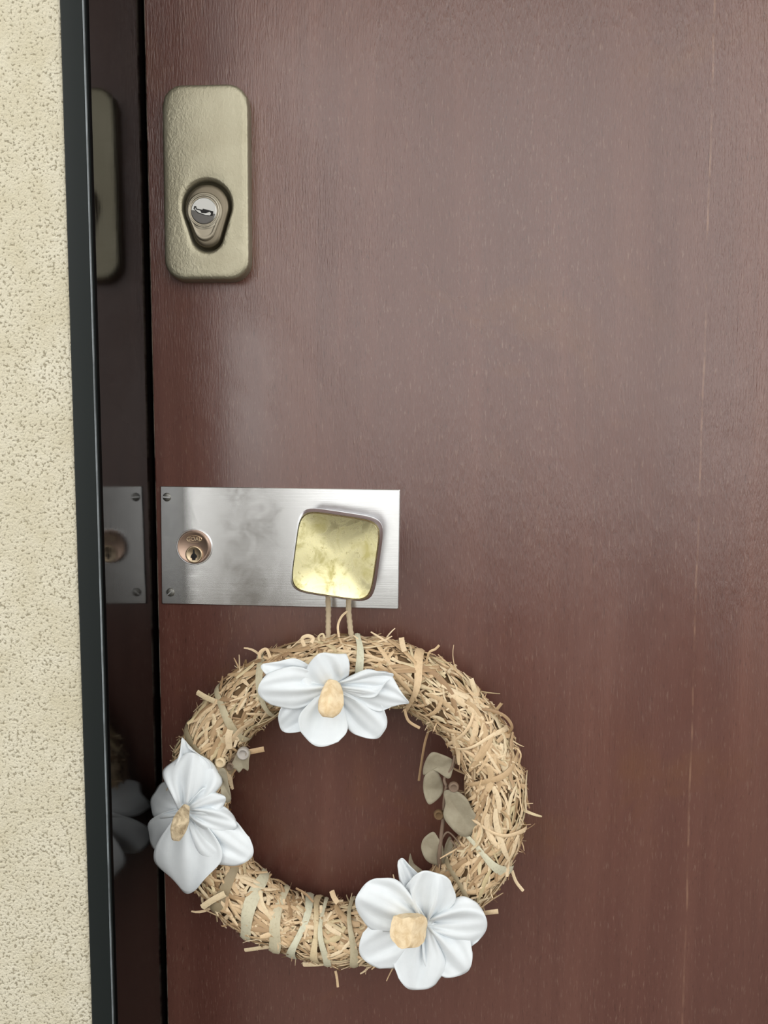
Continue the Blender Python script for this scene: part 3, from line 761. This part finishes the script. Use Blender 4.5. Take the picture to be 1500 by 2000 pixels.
# ------------------------------------------------------------------ dried leaves
def leaf(parent, outline, dep, fold=0.003, tilt=(0, 0), name='leaf'):
    """outline in photo positions; folded along the line between its first and middle point"""
    n = len(outline); sp = []
    for i in range(n):
        p0, p1, p2, p3 = outline[i-1], outline[i], outline[(i+1) % n], outline[(i+2) % n]
        for kk in range(4):
            u = kk/4; sp.append(tuple(0.5*((2*p1[a]) + (p2[a]-p0[a])*u + (2*p0[a]-5*p1[a]+4*p2[a]-p3[a])*u*u + (3*p1[a]-p0[a]-3*p2[a]+p3[a])*u**3) for a in (0, 1)))
    cx = sum(p[0] for p in sp)/len(sp); cy = sum(p[1] for p in sp)/len(sp)
    a, b = outline[0], outline[n//2]; L = math.hypot(b[0]-a[0], b[1]-a[1]); nx, ny = -(b[1]-a[1])/L, (b[0]-a[0])/L
    mxd = max(abs((p[0]-a[0])*nx + (p[1]-a[1])*ny) for p in sp)
    def dp(x, y):
        s = ((x-a[0])*nx + (y-a[1])*ny)/mxd
        return dep + fold*abs(s) + tilt[0]*(x-cx)/50 + tilt[1]*(y-cy)/50 + 0.0008*math.sin(x*0.13+y*0.09)
    V, F = [], []; N = len(sp); K = 5
    for q in range(K, 0, -1):
        for (x, y) in sp:
            xx, yy = cx+(x-cx)*q/K, cy+(y-cy)*q/K; V.append(P(xx, yy, dp(xx, yy)))
    V.append(P(cx, cy, dp(cx, cy)))
    for q in range(K-1):
        for i in range(N): F.append((q*N+i, q*N+(i+1) % N, (q+1)*N+(i+1) % N, (q+1)*N+i))
    F += [((K-1)*N+i, (K-1)*N+(i+1) % N, K*N) for i in range(N)]
    o = mesh(name, V, F, M['leaf'], parent); md = o.modifiers.new('thickness', 'SOLIDIFY'); md.thickness = 0.0006; md.offset = 0
    return o
def Z6(*pts): return [(760+x/3.636, 1250+y/3.636) for x, y in pts]
def Z8(*pts): return [(330+x/5.265, 1220+y/5.265) for x, y in pts]
sp1 = empty('eucalyptus_sprig', P(868, 1640, 0.03), wreath); tag(sp1, 'dried grey-olive eucalyptus sprig inside the ring')
leaf(sp1, Z6((460, 860), (380, 815), (300, 800), (250, 880), (245, 960), (320, 925), (420, 985), (450, 930)), .040, .005, (.002, -.002))
leaf(sp1, Z6((385, 1060), (372, 990), (325, 920), (255, 960), (242, 1060), (268, 1150), (300, 1165), (365, 1110)), .036, .004, (-.002, .001))
leaf(sp1, Z6((390, 1075), (470, 1070), (545, 1120), (590, 1200), (640, 1290), (610, 1370), (515, 1395), (420, 1310), (385, 1240), (400, 1160)), .046, .004, (.004, 0))
leaf(sp1, Z6((375, 1590), (385, 1480), (345, 1400), (310, 1362), (245, 1410), (228, 1480), (260, 1560), (320, 1595)), .034, .003, (-.002, 0))
leaf(sp1, Z6((380, 1600), (440, 1555), (455, 1480), (435, 1395), (400, 1450), (385, 1530)), .030, .003, (-.006, 0))
leaf(sp1, Z6((395, 1650), (440, 1625), (500, 1640), (520, 1740), (515, 1800), (450, 1790), (410, 1720)), .044, .003)
leaf(sp1, Z6((425, 1770), (432, 1840), (415, 1915), (395, 1885), (372, 1810)), .056, .003)
leaf(sp1, Z6((150, 1515), (158, 1570), (240, 1640), (235, 1665), (165, 1650), (138, 1600)), .024, .003)
for pts, r in (([(862, 1712, .03), (858, 1680, .034), (861, 1640, .036), (866, 1597, .036), (868, 1560, .04), (872, 1535, .042)], .0022),
               ([(872, 1535, .042), (868, 1520, .040), (882, 1500, .042), (888, 1475, .044)], .0015), ([(880, 1640, .04), (892, 1660, .04), (884, 1700, .04)], .0010),
               ([(862, 1640, .036), (876, 1625, .038), (900, 1650, .042)], .0010)):
    V, F = tube(spline([P(*q) for q in pts], 5), lambda u, r=r: r*(1.1-0.4*u), 6); mesh('stem', V, F, M['twig'], sp1)
def pod(parent, px, py, d, r, mat):
    c = P(px, py, d); rings = []
    for rr, dd in ((0.2, -0.9), (0.7, -0.6), (1.0, 0.0), (0.95, 0.5), (0.8, 0.75), (0.62, 0.7), (0.5, 0.3)):
        rings.append([c + Vector((math.cos(a)*rr*r, -dd*r, math.sin(a)*rr*r)) for a in [2*PI*i/16 for i in range(16)]])
    V, F = loft(rings, True, True); return fix_normals(mesh('seed_pod', V, F, mat, parent))
pod(sp1, 857, 1590, .04, .005, M['core']); pod(sp1, 886, 1536, .047, .005, M['twig'])
sp2 = empty('eucalyptus_sprig', P(440, 1495, 0.03), wreath); tag(sp2, 'dried eucalyptus leaves and pods behind the flower beside the door frame')
leaf(sp2, Z8((720, 1290), (830, 1300), (822, 1400), (815, 1500), (765, 1478), (722, 1520), (690, 1490), (640, 1455), (670, 1380)), .050, .003)
leaf(sp2, Z8((505, 1520), (540, 1475), (585, 1500), (612, 1640), (640, 1790), (600, 1830), (545, 1800), (530, 1660)), .066, .006)
pod(sp2, 431, 1488, .056, .0052, M['straw']); pod(sp2, 476, 1470, .050, .0062, M['pod']); pod(sp2, 450, 1496, .050, .004, M['twig'])
for pts in ([(420, 1478, .05), (438, 1500, .044), (456, 1482, .046), (486, 1466, .044)], [(434, 1500, .044), (440, 1530, .04), (446, 1555, .038)]):
    V, F = tube(spline([P(*q) for q in pts], 5), .0012, 6); mesh('stem', V, F, M['twig'], sp2)
